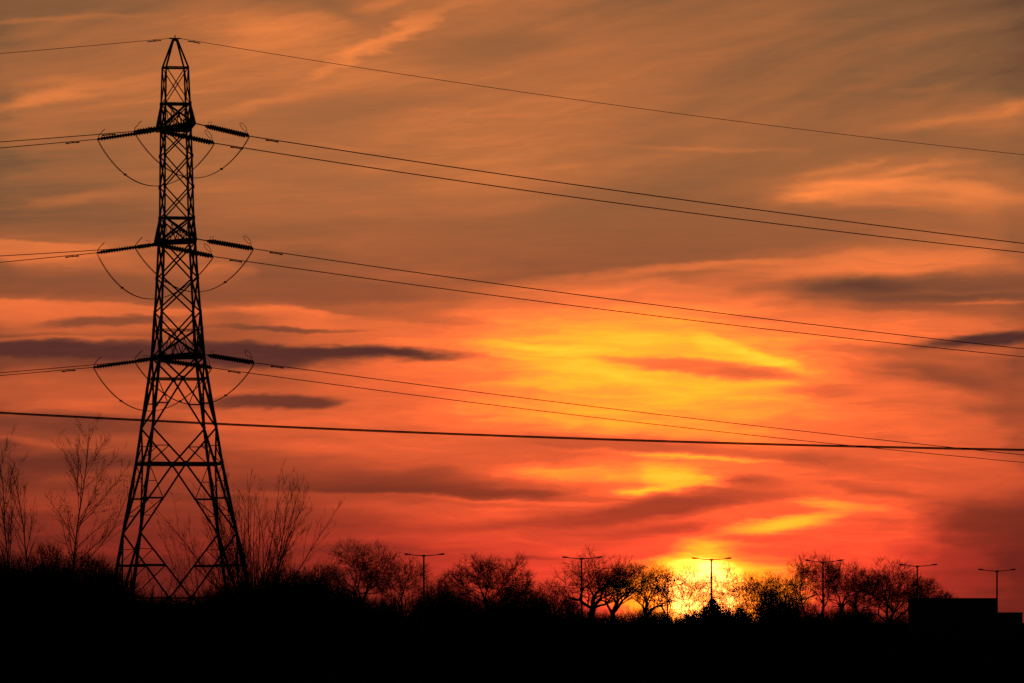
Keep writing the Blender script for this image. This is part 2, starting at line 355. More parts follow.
class MB:
    """Collects geometry for ONE mesh object."""
    def __init__(s): s.v = []; s.f = []; s.n = 0
    def add(s, v, f):
        s.v.append(np.asarray(v, float).reshape(-1, 3)); s.f.extend([tuple(int(i) + s.n for i in q) for q in f]); s.n += len(s.v[-1])
    def bar(s, a, b, w, h=None, prof='box'):
        a = np.asarray(a, float); b = np.asarray(b, float); h = h or w
        d = b - a; L = np.linalg.norm(d)
        if L < 1e-6: return
        d /= L; up = np.array([0, 0, 1.0]) if abs(d[2]) < 0.9 else np.array([0, 1.0, 0])
        x = np.cross(d, up); x /= np.linalg.norm(x); y = np.cross(x, d)
        if prof == 'box': pts = [(-.5, -.5), (.5, -.5), (.5, .5), (-.5, .5)]
        else: pts = [(-.5, -.5), (.5, -.5), (.5, -.34), (-.34, -.34), (-.34, .5), (-.5, .5)]     # rolled angle section
        k = len(pts)
        v = [a + x * p * w + y * q * h for p, q in pts] + [b + x * p * w + y * q * h for p, q in pts]
        f = [(i, (i + 1) % k, (i + 1) % k + k, i + k) for i in range(k)] + [tuple(range(k))[::-1], tuple(range(k, 2 * k))]
        s.add(v, f)
    def box(s, c, sx, sy, sz):
        c = np.asarray(c, float)
        v = [c + np.array([i * sx, j * sy, k * sz]) / 2 for k in (-1, 1) for j in (-1, 1) for i in (-1, 1)]
        s.add(v, [(0, 2, 3, 1), (4, 5, 7, 6), (0, 1, 5, 4), (2, 6, 7, 3), (0, 4, 6, 2), (1, 3, 7, 5)])
    def tube(s, pts, r, k=5):
        pts = np.asarray(pts, float); n = len(pts)
        rr = np.full(n, r) if np.isscalar(r) else np.asarray(r)
        tn = np.gradient(pts, axis=0); tn /= np.linalg.norm(tn, axis=1)[:, None] + 1e-12
        up = np.where(np.abs(tn[:, 2:3]) < 0.9, np.array([[0, 0, 1.0]]), np.array([[0, 1.0, 0]]))
        x = np.cross(tn, up); x /= np.linalg.norm(x, axis=1)[:, None]; y = np.cross(x, tn)
        v = []
        for i in range(n):
            for j in range(k):
                a = 2 * math.pi * j / k
                v.append(pts[i] + rr[i] * (x[i] * math.cos(a) + y[i] * math.sin(a)))
        f = [(i * k + j, i * k + (j + 1) % k, (i + 1) * k + (j + 1) % k, (i + 1) * k + j) for i in range(n - 1) for j in range(k)]
        f += [tuple(range(k))[::-1], tuple(range((n - 1) * k, n * k))]
        s.add(v, f)
    def lathe(s, a, b, prof, k=10):
        """Turned body along a-b; prof = (distance along, radius)."""
        a = np.asarray(a, float); d = np.asarray(b, float) - a; L = np.linalg.norm(d); d /= L
        x = np.cross(d, [0, 0, 1.0]); x /= np.linalg.norm(x); y = np.cross(x, d)
        v = []
        for t, r in prof:
            for j in range(k):
                an = 2 * math.pi * j / k
                v.append(a + d * t + r * (x * math.cos(an) + y * math.sin(an)))
        n = len(prof)
        f = [(i * k + j, i * k + (j + 1) % k, (i + 1) * k + (j + 1) % k, (i + 1) * k + j) for i in range(n - 1) for j in range(k)]
        s.add(v, f + [tuple(range(k))[::-1], tuple(range((n - 1) * k, n * k))])
    def build(s, name, mat, parent=None, loc=None):
        v = np.concatenate(s.v)
        me = bpy.data.meshes.new(name)
        org = np.zeros(3)
        if parent is not None: org = np.array(parent.matrix_world.translation)
        elif loc is not None: org = np.asarray(loc, float)
        me.from_pydata((v - org).tolist(), [], s.f)
        me.materials.append(mat)
        o = bpy.data.objects.new(name, me); COL.objects.link(o)
        if parent is not None: o.parent = parent
        elif loc is not None:
            o.location = tuple(org); bpy.context.view_layer.update()
        return o

def quad_mesh(name, verts, quads, mat, parent=None):
    me = bpy.data.meshes.new(name)
    verts = np.asarray(verts, np.float32); quads = np.asarray(quads, np.int32)
    me.vertices.add(len(verts)); me.vertices.foreach_set('co', verts.ravel())
    me.loops.add(quads.size); me.loops.foreach_set('vertex_index', quads.ravel())
    me.polygons.add(len(quads)); me.polygons.foreach_set('loop_start', np.arange(0, quads.size, 4, dtype=np.int32))
    me.update(calc_edges=True)
    me.materials.append(mat)
    o = bpy.data.objects.new(name, me); COL.objects.link(o)
    if parent is not None: o.parent = parent
    return o

def tag(o, label=None, cat=None, group=None, kind=None):
    if label: o['label'] = label
    if cat: o['category'] = cat
    if group: o['group'] = group
    if kind: o['kind'] = kind
    return o

def thing(name, loc, label, cat, group=None):
    o = bpy.data.objects.new(name, None); COL.objects.link(o)
    o.empty_display_size = 0.3
    o.location = tuple(float(c) for c in loc)
    bpy.context.view_layer.update()
    return tag(o, label, cat, group)

# ================================================================== ground
rng = np.random.default_rng(5)
ys = np.concatenate([np.arange(-60, 150, 30), np.arange(150, 1000, 6.0), np.geomspace(1000, 16000, 26)])
xs = np.concatenate([-np.geomspace(9000, 170, 14), np.arange(-160, 161, 5.0), np.geomspace(170, 9000, 14)])
XX, YY = np.meshgrid(xs, ys)
ZZ = 0.10 * np.sin(XX * 0.11 + 1.3 * np.sin(YY * 0.021)) * np.sin(YY * 0.053) + 0.06 * np.sin(XX * 0.31 + YY * 0.17) + 0.03 * rng.standard_normal(XX.shape)
ZZ *= (YY < 1000) * (np.abs(XX) < 165)
nx = len(xs); idx = np.arange(len(ys) * nx).reshape(len(ys), nx)
gq = np.stack([idx[:-1, :-1], idx[:-1, 1:], idx[1:, 1:], idx[1:, :-1]], -1).reshape(-1, 4)
ground = quad_mesh('ground', np.stack([XX, YY, ZZ], -1).reshape(-1, 3), gq, M['field'])
tag(ground, kind='structure')

# ================================================================== pylon
PD = 600.0
TH = R(13.0)
E1 = np.array([math.cos(TH), math.sin(TH), 0.0])      # across the line's arms
E2 = np.array([math.sin(TH), -math.cos(TH), 0.0])     # along the arms, towards the camera
def zrow(y): return CZ + (HY - y) * PD / F
def axis(y):
    p = at(175.0 + (y - 38.0) * 5.6 / 595.0, y, PD); return p
HWT = [(67.7, 13.4), (104, 14.9), (127, 15.1), (140, 15.2), (156, 16.3), (187, 17.0), (218, 17.5), (241, 18.6), (278, 21.0), (312, 23.4),
       (330, 24.9), (357, 26.8), (379, 30.3), (428, 38.5), (464, 44.3), (533, 58.3), (590, 69.5), (660, 83.5)]
def side(y):
    return np.interp(y, [a for a, _ in HWT], [b for _, b in HWT]) * 2 * PD / F / 1.199
def corner(y, i, j):
    s = side(y) / 2
    return axis(y) + E1 * i * s + E2 * j * s
YB = HY + CZ * F / PD                                   # row of the tower's feet on the ground
base = axis(YB); base[2] = 0.0
pylon = thing('electricity_pylon', base, 'tall steel lattice electricity pylon rising above the dark thicket', 'pylon')
for i in (-1, 1):
    for j in (-1, 1):
        b = MB()
        lv = [67.7, 104, 156, 218, 278, 312, 357, 428, 464, 533, 590, YB]
        for a, c in zip(lv[:-1], lv[1:]):
            w = 0.14 if c <= 218 else (0.18 if c <= 312 else (0.24 if c <= 464 else 0.27))
            b.bar(corner(a, i, j), corner(c, i, j), w, prof='angle')
        for y in (104, 130, 156, 187, 218, 241, 278, 312, 330, 357, 379, 428, 533):
            b.box(corner(y, i, j), 0.24, 0.24, 0.3)
        leg = b.build('leg', M['steel'], pylon)
        f = MB(); c0 = corner(YB, i, j); c0[2] = 0.1; f.box(c0, 0.9, 0.9, 0.5)
        f.build('footing', M['roofing'], pylon)
faces = [((-1, 1), (1, 1)), ((-1, -1), (1, -1)), ((-1, -1), (-1, 1)), ((1, -1), (1, 1))]
PAN = [(67.7, 104), (104, 129), (130, 156), (156, 187), (187, 218), (218, 242), (243, 278), (278, 312), (312, 357)]
KPAN = [(357, 379, 428, 0.12), (428, 464, 533, 0.24), (533, 598, 640, 0.10)]
def lerp(a, b, t): return a + (b - a) * t
for A, B in faces:
    b = MB()
    for (y0, y1) in PAN:
        w = 0.08 if y1 <= 104 else (0.11 if y1 <= 220 else 0.13)
        a0, a1, b0, b1 = corner(y0, *A), corner(y1, *A), corner(y0, *B), corner(y1, *B)
        b.bar(a0, b1, w, prof='angle'); b.bar(b0, a1, w, prof='angle')
    for (y0, ym, y1, wh) in KPAN:                        # tall lower panels: diagonals meet at the middle of a horizontal
        mid = (corner(ym, *A) + corner(ym, *B)) / 2
        b.bar(corner(ym, *A), corner(ym, *B), wh)
        b.box(mid, 0.36, 0.36, 0.4)
        for K in (A, B):
            T, Lm, Bt = corner(y0, *K), corner(ym, *K), corner(y1, *K)
            b.bar(T, mid, 0.15, prof='angle'); b.bar(mid, Bt, 0.15, prof='angle')
            if y0 > 400:
                D, H = lerp(T, mid, .5), lerp(T, Lm, .5)
                b.bar(D, H, 0.20 if y0 > 500 else 0.07); b.bar(D, Lm, 0.07)
                if y0 > 500:
                    b.bar(lerp(T, mid, .25), lerp(T, Lm, .25), 0.06); b.bar(lerp(T, mid, .25), H, 0.06)
            D, H = lerp(mid, Bt, .5), lerp(Lm, Bt, .5)
            b.bar(D, H, 0.15 if y0 > 400 else 0.10); b.bar(D, Lm, 0.07)
            if y0 > 400:
                D3, H3 = lerp(D, Bt, .5), lerp(H, Bt, .5)
                b.bar(D3, H3, 0.06); b.bar(D, H3, 0.07)
                b.bar(lerp(D, Lm, .5), lerp(H, Lm, .5), 0.06)
    for y, w in ((67.7, 0.12), (104, 0.15), (130, 0.22), (218, 0.15), (242, 0.22), (357, 0.24)):
        b.bar(corner(y, *A), corner(y, *B), w)
    b.bar(corner(330, *A), corner(330, *B), 0.08)
    b.box(lerp(corner(312, *A), corner(357, *B), side(312) / (side(312) + side(357))), 0.3, 0.3, 0.3)
    b.build('bracing', M['steel'], pylon)
b = MB()
apex = axis(38.5)
for i in (-1, 1):
    for j in (-1, 1):
        b.bar(corner(67.7, i, j), apex + E1 * i * 0.12 + E2 * j * 0.12, 0.15, prof='angle')
b.bar(apex - E1 * 0.45, apex + E1 * 0.45, 0.16, 0.1); b.bar(apex, apex + np.array([0, 0, 0.28]), 0.08)
b.box(apex - np.array([0, 0, .1]), .35, .35, .2)
b.build('peak', M['steel'], pylon)

# arms: level rows (lower chord, upper chord), tip pixel columns and rows of near and far tips
ARMS = [('upper', 128.5, 104, (193.5, 123.0), (157.5, 130.5), 5.35),
        ('middle', 242.0, 218, (194.7, 238.6), (155.8, 244.2), 5.75),
        ('lower', 357.0, 330, (195.5, 353.2), (153.5, 359.0), 6.2)]
TIPS = {}
for nm, yl, yu, npx, fpx, half in ARMS:
    for sgn, pp in ((1, npx), (-1, fpx)):
        tip = at(pp[0], pp[1], PD - sgn * half * math.cos(TH))
        TIPS[nm, 'near' if sgn > 0 else 'far'] = tip
        b = MB()
        lo = [corner(yl, i, sgn) for i in (-1, 1)]; hi = [corner(yu, i, sgn) for i in (-1, 1)]
        tl = [tip + E1 * i * 0.10 for i in (-1, 1)]
        for k in (0, 1):
            b.bar(lo[k], tl[k], 0.20, prof='angle'); b.bar(hi[k], tl[k] + np.array([0, 0, .15]), 0.13, prof='angle')
            for q in range(4):                           # side lacing
                t0, t1 = q / 4, (q + 1) / 4
                b.bar(lerp(lo[k], tl[k], t0 + 0.125), lerp(hi[k], tl[k], t0), 0.06); b.bar(lerp(lo[k], tl[k], t0 + 0.125), lerp(hi[k], tl[k], t1), 0.06)
        for q in range(6):                               # lacing between the two lower chords
            t0, t1 = q / 6, (q + 1) / 6
            b.bar(lerp(lo[0], tl[0], t0), lerp(lo[1], tl[1], t1), 0.07); b.bar(lerp(lo[1], tl[1], t0), lerp(lo[0], tl[0], t1), 0.07)
            b.bar(lerp(lo[0], tl[0], t1), lerp(lo[1], tl[1], t1), 0.08)
        b.box(tip, 0.34, 0.3, 0.32)
        b.build('cross_arm', M['steel'], pylon)

# ================================================================== insulator strings, jumpers and conductors
DR = np.array([math.cos(R(28)), math.sin(R(28)), 0]); DL = np.array([-math.cos(R(2)), -math.sin(R(2)), 0])
ENDS = {('upper', 'near', 'right'): (249.5, 136.2), ('upper', 'far', 'right'): (214.5, 143.2), ('upper', 'near', 'left'): (134, 131.4), ('upper', 'far', 'left'): (97.5, 139.2),
        ('middle', 'near', 'right'): (253.5, 248.8), ('middle', 'far', 'right'): (213.5, 256.6), ('middle', 'near', 'left'): (135, 247.6), ('middle', 'far', 'left'): (97, 252.8),
        ('lower', 'near', 'right'): (254.5, 362.8), ('lower', 'far', 'right'): (212, 367.8), ('lower', 'near', 'left'): (134.5, 361.0), ('lower', 'far', 'left'): (93.5, 367.3)}
ARMSAY = {'upper': 'top cross-arm', 'middle': 'middle cross-arm', 'lower': 'lowest cross-arm'}
END3 = {}
def disc_profile(L, n, r):
    p = [(0.0, 0.08)]
    pitch = L / n
    for k in range(n):
        t = k * pitch
        p += [(t + 0.02, 0.10), (t + 0.30 * pitch, r * 0.72), (t + 0.55 * pitch, r), (t + 0.68 * pitch, r * 0.97), (t + 0.76 * pitch, 0.11)]
    return p + [(L, 0.05)]
for (arm, cir, sd_), (px, py) in ENDS.items():
    tip = TIPS[arm, cir]
    if sd_ == 'right':
        dep = tip[1] + (px - 512 - (tip[0] * F / tip[1])) / F * tip[1] * math.tan(R(28))
    else:
        dep = tip[1] + ((px - 512) / F * tip[1] - tip[0]) * math.tan(R(2))
    e = at(px, py, dep); END3[arm, cir, sd_] = e
    d = e - tip; L = np.linalg.norm(d); d /= L
    o = thing('insulator_string', tip, 'ribbed insulator string pulled %s from the %s end of the %s' %
              ({'right': 'right', 'left': 'left'}[sd_], {'near': 'nearer', 'far': 'farther'}[cir], ARMSAY[arm]),
              'insulator', 'insulator strings of the pylon')
    lk = 0.26 if (sd_ == 'right' and cir == 'near') else 0.10
    l = MB(); l.tube([tip, tip + d * L * lk], 0.05, 6); l.box(tip + d * (L * lk - 0.1), 0.3, 0.3, 0.2)
    l.build('link', M['steel'], o)
    l = MB(); l.box(e - d * 0.15, 0.26, 0.42, 0.16); l.build('clamp', M['steel'], o)
    a0 = tip + d * L * lk; a1 = e - d * 0.25
    r = 0.20 if sd_ == 'right' else 0.20
    offs = (-0.24, 0.24) if sd_ == 'right' else (0.0,)
    hz = np.cross(d, [0, 0, 1.0]); hz /= np.linalg.norm(hz)
    LL = np.linalg.norm(a1 - a0)
    for of in offs:
        m_ = MB(); m_.lathe(a0 + hz * of, a1 + hz * of, disc_profile(LL, 19 if lk < 0.2 else 17, r), 10)
        m_.build('disc_stack', M['porcelain'], o)
    h = MB()                                             # arcing ring at the line end, rod at the arm end
    if sd_ == 'right':
        cc = e - d * 0.55 + np.array([0, 0, 0.62]); rd = 0.42
        ax1 = -d * 0.8 + np.array([0, 0, 0.75]); ax1 /= np.linalg.norm(ax1); ax2 = hz * 0.9 + np.array([0, 0, .12])
        h.tube([cc + ax1 * rd * math.cos(t) + ax2 * rd * 0.8 * math.sin(t) for t in np.linspace(0, 2 * math.pi, 19)], 0.022, 5)
        h.tube([e - d * 0.15, cc - ax1 * rd], 0.022, 5)
    else:
        h.tube([e, e - d * 0.10 + np.array([0, 0, .28]), e - d * 0.42 + np.array([0, 0, 0.6]), e - d * 0.62 + np.array([0, 0, 0.75])], 0.028, 5)
        h.tube([e + hz * .3, e - d * 0.12 + np.array([0, 0, .33]) + hz * .3, e - d * 0.5 + np.array([0, 0, 0.7]) + hz * .3], 0.028, 5)
    h.build('arcing_horn', M['steel'], o)
    h = MB(); h.tube([a0, a0 + np.array([0, 0, .3]) , a0 + d * 0.35 + np.array([0, 0, .42])], 0.02, 5)
    h.build('arcing_horn', M['steel'], o)

def bundle(pts, r, gap):
    b = MB()
    t = pts[-1] - pts[0]; hz = np.cross(t, [0, 0, 1.0]); hz /= np.linalg.norm(hz)
    for of in ((-gap / 2, gap / 2) if gap else (0,)):
        b.tube(np.asarray(pts) + hz * of, r, 5)
    return b

BOT = {('upper', 'near'): (193, 178.0), ('upper', 'far'): (154, 186.0), ('middle', 'near'): (196, 292.0), ('middle', 'far'): (150, 299.0),
       ('lower', 'near'): (196, 405.0), ('lower', 'far'): (150, 411.0)}
for (arm, cir), (bx, by) in BOT.items():
    e0, e1 = END3[arm, cir, 'left'], END3[arm, cir, 'right']
    tip = TIPS[arm, cir]
    bot = at(bx, by, tip[1])
    # quadratic through the two ends and the low point, drawn a little fuller near the bottom
    n = 33; pts = []
    for k in range(n):
        t = k / (n - 1)
        p = e0 * (1 - t) * (1 - t) + 2 * t * (1 - t) * (2 * bot - 0.5 * (e0 + e1)) + e1 * t * t
        fl = (4 * t * (1 - t)) ** 0.85 - 4 * t * (1 - t)
        p = p + np.array([0, 0, -1.0]) * fl * 2.0
        pts.append(p)
    b = bundle(pts, 0.024, 0.30)
    o = b.build('jumper_cable', M['cable'], None, tuple(e0))
    tag(o, 'slack jumper cable looping under the %s end of the %s' % ({'near': 'nearer', 'far': 'farther'}[cir], ARMSAY[arm]), 'cable', 'jumper loops of the pylon')
    for q in (8, 24):
        s = MB(); s.box(pts[q], 0.22, 0.36, 0.14); s.build('spacer', M['steel'], o)

def wire_fit(start, dirn, pix):
    """Height along a straight run: z = z0 + a t + b t^2 fitted to sighted points (column, row)."""
    T, Z = [], []
    for px, py in pix:
        k = (px - 512) / F
        t = (k * start[1] - start[0]) / (dirn[0] - k * dirn[1])
        y = start[1] + t * dirn[1]
        T.append(t); Z.append(CZ + (HY - py) / F * y - start[2])
    T = np.array(T); Z = np.array(Z)
    A = np.stack([T, T * T], 1)
    if len(T) == 1: return Z[0] / T[0] - 0.0004 * T[0], 0.0004
    a, b_ = np.linalg.lstsq(A, Z, rcond=None)[0]
    return a, b_

def wire(name, start, dirn, pix, length, r, gap, label, cat, group, mat, damp=True, forceb=None):
    a, b_ = wire_fit(start, dirn, pix)
    if forceb is not None:
        T = []
        px, py = pix[-1]; k = (px - 512) / F; t = (k * start[1] - start[0]) / (dirn[0] - k * dirn[1])
        z = CZ + (HY - py) / F * (start[1] + t * dirn[1]) - start[2]
        b_ = forceb; a = z / t - b_ * t
    ts = np.concatenate([np.linspace(0, 110, 60), np.linspace(115, length, 40)])
    pts = [start + dirn * t + np.array([0, 0, a * t + b_ * t * t]) for t in ts]
    o = bundle(pts, r, gap).build(name, mat, None, tuple(start))
    tag(o, label, cat, group)
    if damp:
        t0 = 2.0 if gap else 1.2
        m_ = MB()
        for of in (0.0,):
            p = start + dirn * t0 + np.array([0, 0, a * t0 + b_ * t0 * t0])
            dd = dirn + np.array([0, 0, a]); 
            m_.tube([p - dd * .45 - np.array([0, 0, .10]), p + dd * .45 - np.array([0, 0, .10])], 0.02, 5)
            m_.bar(p - np.array([0, 0, .13]), p + np.array([0, 0, .03]), 0.07)
            m_.tube([p - dd * .55 - np.array([0, 0, .11]), p - dd * .2 - np.array([0, 0, .10]), p + dd * .2 - np.array([0, 0, .10]), p + dd * .55 - np.array([0, 0, .11])], [0.07, 0.045, 0.045, 0.07] if gap else 0.045, 6)
        m_.build('damper', M['steel'], o)
    return o

WR = {('upper', 'near'): [(512, 176), (742, 207.5), (1024, 243.5)], ('upper', 'far'): [(512, 188.5), (1024, 252.5)],
      ('middle', 'near'): [(512, 286), (912, 336), (1024, 349)], ('middle', 'far'): [(512, 297.5), (887, 343), (1024, 356.5)],
      ('lower', 'near'): [(512, 396.5), (768, 427.2), (1024, 455)], ('lower', 'far'): [(512, 407.5), (768, 436.8), (1024, 462.5)]}
WL = {('upper', 'near'): [(0, 142)], ('upper', 'far'): [(0, 148)], ('middle', 'near'): [(0, 256)], ('middle', 'far'): [(0, 262.3)],
      ('lower', 'near'): [(0, 372.8)], ('lower', 'far'): [(0, 375.6)]}
for (arm, cir), pix in WR.items():
    wire('power_cable', END3[arm, cir, 'right'], DR, pix, 330, {'upper': 0.021, 'middle': 0.018, 'lower': 0.016}[arm], 0.34,
         'power cable running right from the %s end of the %s' % ({'near': 'nearer', 'far': 'farther'}[cir], ARMSAY[arm]), 'cable', 'high voltage cables', M['cable'])
for (arm, cir), pix in WL.items():
    wire('power_cable', END3[arm, cir, 'left'], DL, pix, 200, 0.023, 0.30,
         'power cable running left from the %s end of the %s' % ({'near': 'nearer', 'far': 'farther'}[cir], ARMSAY[arm]), 'cable', 'high voltage cables', M['cable'], forceb=0.0005)
wire('earth_wire', apex + E1 * 0.45, DR, [(512, 91), (832, 132.5), (1024, 155)], 330, 0.023, 0.0,
     'thin single earth wire running right from the very top of the pylon', 'cable', 'earth wires', M['cable'])
wire('earth_wire', apex - E1 * 0.45, DL, [(135, 42.3), (0, 53.5)], 200, 0.023, 0.0,
     'thin single earth wire running left from the very top of the pylon', 'cable', 'earth wires', M['cable'], forceb=0.0005)

# nearer low-voltage line crossing the whole view in front of the pylon: two cables close together
LD = 330.0
for k, (dz, rr) in enumerate(((0.0, 0.030), (-0.050, 0.024))):
    pxs = [(-700, 0), (0, 412.3), (256, 425.0), (512, 435.6), (768, 443.9), (1024, 449.3), (1750, 0)]
    X = np.array([(p - 512) / F * LD for p, q in pxs if q]); Z = np.array([CZ + (HY - q) / F * LD for p, q in pxs if q]) + dz
    co = np.polyfit(X, Z, 2)
    xsw = np.linspace((-700 - 512) / F * LD, (1750 - 512) / F * LD, 90)
    pts = [np.array([x, LD + 0.03 * k, np.polyval(co, x)]) for x in xsw]
    b = MB(); b.tube(pts, rr, 6)
    o = b.build('overhead_cable', M['black_cable'], None, tuple(pts[0]))
    tag(o, ['upper of the two dark cables strung close together across the whole view', 'lower of the two dark cables strung close together across the whole view'][k], 'cable', 'pair of low cables')

# ================================================================== street lamps
LAMPS = [(423.8, 556.0, 404.0, 445.0, 554.0, 830), (581.6, 559.0, 562.0, 602.5, 557.0, 845), (711.4, 560.0, 691.5, 731.8, 558.0, 850),
         (823.0, 562.6, 804.5, 843.5, 560.0, 868), (917.3, 566.6, 899.0, 937.5, 564.4, 888), (997.0, 571.5, 978.0, 1016.0, 569.3, 892)]
LSAY = ['standing alone beside the rounded bare tree, far from the sun', 'in front of the broad oak, second from the pylon', 'with its pole crossing the setting sun',
        'in front of the tall slender tree right of the sun', 'behind the long low shed at its end by the trees', 'at the step between the long shed and its low annexe']
for (cx, yc, xl, xr, yt, D), say in zip(LAMPS, LSAY):
    top = at(cx, yc, D); bs = np.array([top[0], D, 0.0])
    o = thing('street_lamp', bs, 'twin-armed street lamp ' + say, 'street lamp', 'twin-armed street lamps')
    b = MB()
    b.tube([bs, bs + [0, 0, 1.3]], 0.15, 10); b.tube([bs + [0, 0, 1.3], top + [0, 0, 0.08]], [0.12, 0.085], 10)
    b.tube([bs + [0, 0, 1.25], bs + [0, 0, 1.4]], [0.15, 0.12], 10)
    b.build('pole', M['lamp_metal'], o)
    b = MB(); b.box(top + [0, 0, 0.02], 0.34, 0.22, 0.22); b.build('bracket', M['lamp_metal'], o)
    for sgn, xe in ((-1, xl), (1, xr)):
        e = at(xe, yt, D)
        dx = e[0] - top[0]; hx = top[0] + dx * 0.66
        hz_ = top[2] + (e[2] - top[2]) * 0.7
        b = MB(); b.tube([top + [0, 0, 0.03], np.array([lerp(top[0], hx, .5), D, lerp(top[2], hz_, .42)]), np.array([hx + sgn * .15, D, hz_])], [0.055, 0.048, 0.04], 8)
        b.build('arm', M['lamp_metal'], o)
        # lamp head: a slim tapering body with a shallow glass bowl beneath
        b = MB()
        L = e[0] - hx
        prof = [(0.0, .05, .05), (.12, .10, .08), (.45, .15, .105), (.8, .14, .10), (1.0, .06, .05)]
        vv, ff = [], []
        for t, wy, wz in prof:
            c = np.array([hx + L * t, D, lerp(hz_, e[2], t)])
            for q in range(8):
                a = 2 * math.pi * q / 8
                vv.append(c + [0, wy * 1.1 * math.cos(a), wz * max(math.sin(a), -0.45)])
        for i in range(len(prof) - 1):
            for q in range(8): ff.append((i * 8 + q, i * 8 + (q + 1) % 8, (i + 1) * 8 + (q + 1) % 8, (i + 1) * 8 + q))
        ff += [tuple(range(8))[::-1], tuple(range(32, 40))]
        b.add(vv, ff)
        hd = b.build('lamp_head', M['lamp_metal'], o)
        b = MB()
        c = np.array([hx + L * 0.55, D, lerp(hz_, e[2], .55) - 0.055])
        b.box(c, abs(L) * 0.6, 0.22, 0.05)
        gl = b.build('glass', M['lamp_glass'], o); gl.parent = hd; gl.location = (0, 0, 0)

# ================================================================== long low shed with its annexe
BD = 842.0
def shed(x0, x1, ytop, depth, label, cat):
    p0, p1 = at(x0, ytop, BD), at(x1, ytop, BD)
    w = p1[0] - p0[0]; h = p0[2]; cx = (p0[0] + p1[0]) / 2
    o = thing('shed', (cx, BD, 0), label, cat)
    b = MB(); b.box((cx, BD + depth / 2, h / 2 - 0.06), w - 0.1, depth, h - 0.12)
    n = int((h - 0.5) / 0.55)
    for k in range(n + 1):                               # horizontal cladding rails standing proud
        b.box((cx, BD - 0.025, 0.35 + k * 0.55), w - 0.06, 0.05, 0.30)
    for sx_ in (-1, 1):
        b.box((cx + sx_ * (w / 2 - 0.07), BD - 0.03, h / 2 - 0.06), 0.10, 0.09, h - 0.13)
    b.build('wall', M['cladding'], o)
    b = MB(); b.box((cx, BD + depth / 2, h - 0.055), w, depth + 0.24, 0.11)
    b.box((cx, BD - 0.145, h - 0.12), w, 0.05, 0.2)
    b.build('roof', M['roofing'], o)
    return o, cx, w, h
s1, cx, w, h = shed(911.5, 997.8, 598, 8.0, 'long low flat-roofed shed with banded cladding, right of the bare trees', 'shed')
b = MB(); b.box((cx + w * 0.28, BD - 0.09, 1.45), 2.6, 0.06, 2.9)
for k in range(9): b.box((cx + w * 0.28, BD - 0.13, 0.25 + k * 0.31), 2.5, 0.03, 0.26)
dr = b.build('roller_door', M['door'], s1)
b = MB(); b.box((cx + w * 0.28, BD - 0.16, 0.35), 0.3, 0.05, 0.06); hn = b.build('handle', M['steel'], s1); hn.parent = dr; hn.location = (0, 0, 0)
b = MB(); b.tube([(cx - w * .3, BD + 4, h - .1), (cx - w * .3, BD + 4, h + .06)], 0.3, 10); b.build('vent', M['steel'], s1)
shed(998.3, 1022.6, 612.3, 6.0, 'lower flat-roofed annexe at the right end of the long shed', 'annexe')


# ================================================================== trees, bushes and undergrowth
def frusta(P0, P1, R0, R1, k):
    """Tapered k-sided stems for arrays of segments -> verts, quads."""
    P0, P1 = np.asarray(P0, float), np.asarray(P1, float)
    d = P1 - P0; L = np.linalg.norm(d, axis=1)[:, None] + 1e-9; d = d / L
    up = np.where(np.abs(d[:, 2:3]) < 0.9, np.array([[0, 0, 1.0]]), np.array([[0, 1.0, 0]]))
    x = np.cross(d, up); x /= np.linalg.norm(x, axis=1)[:, None]; y = np.cross(x, d)
    an = 2 * math.pi * np.arange(k) / k
    ring = x[:, None, :] * np.cos(an)[None, :, None] + y[:, None, :] * np.sin(an)[None, :, None]
    ext = d * np.minimum(np.asarray(R0), 0.3)[:, None] * 0.3
    a = (P0 - ext)[:, None, :] + ring * np.asarray(R0)[:, None, None]
    b = (P1 + ext)[:, None, :] + ring * np.asarray(R1)[:, None, None]
    v = np.concatenate([a, b], 1).reshape(-1, 3)
    o = (np.arange(len(P0)) * 2 * k)[:, None, None]
    j = np.arange(k)
    q = np.stack([j, (j + 1) % k, (j + 1) % k + k, j + k], -1)[None]
    return v, (q + o).reshape(-1, 4)

def leaf_quads(c, size, rg):
    """Small randomly turned leaf faces at points c."""
    n = len(c)
    a = rg.standard_normal((n, 3)); a /= np.linalg.norm(a, axis=1)[:, None]
    b = np.cross(a, rg.standard_normal((n, 3))); b /= np.linalg.norm(b, axis=1)[:, None]
    s = (size * rg.uniform(0.6, 1.3, n))[:, None]
    v = np.stack([c - a * s * .5, c + b * s * .28, c + a * s * .5, c - b * s * .28], 1).reshape(-1, 3)
    return v, np.arange(4 * n).reshape(-1, 4)

def join(parts):
    vs, qs, n = [], [], 0
    for v, q in parts:
        vs.append(v); qs.append(q + n); n += len(v)
    return np.concatenate(vs), np.concatenate(qs)

def unit(v):
    return v / (np.linalg.norm(v, axis=-1, keepdims=True) + 1e-9)

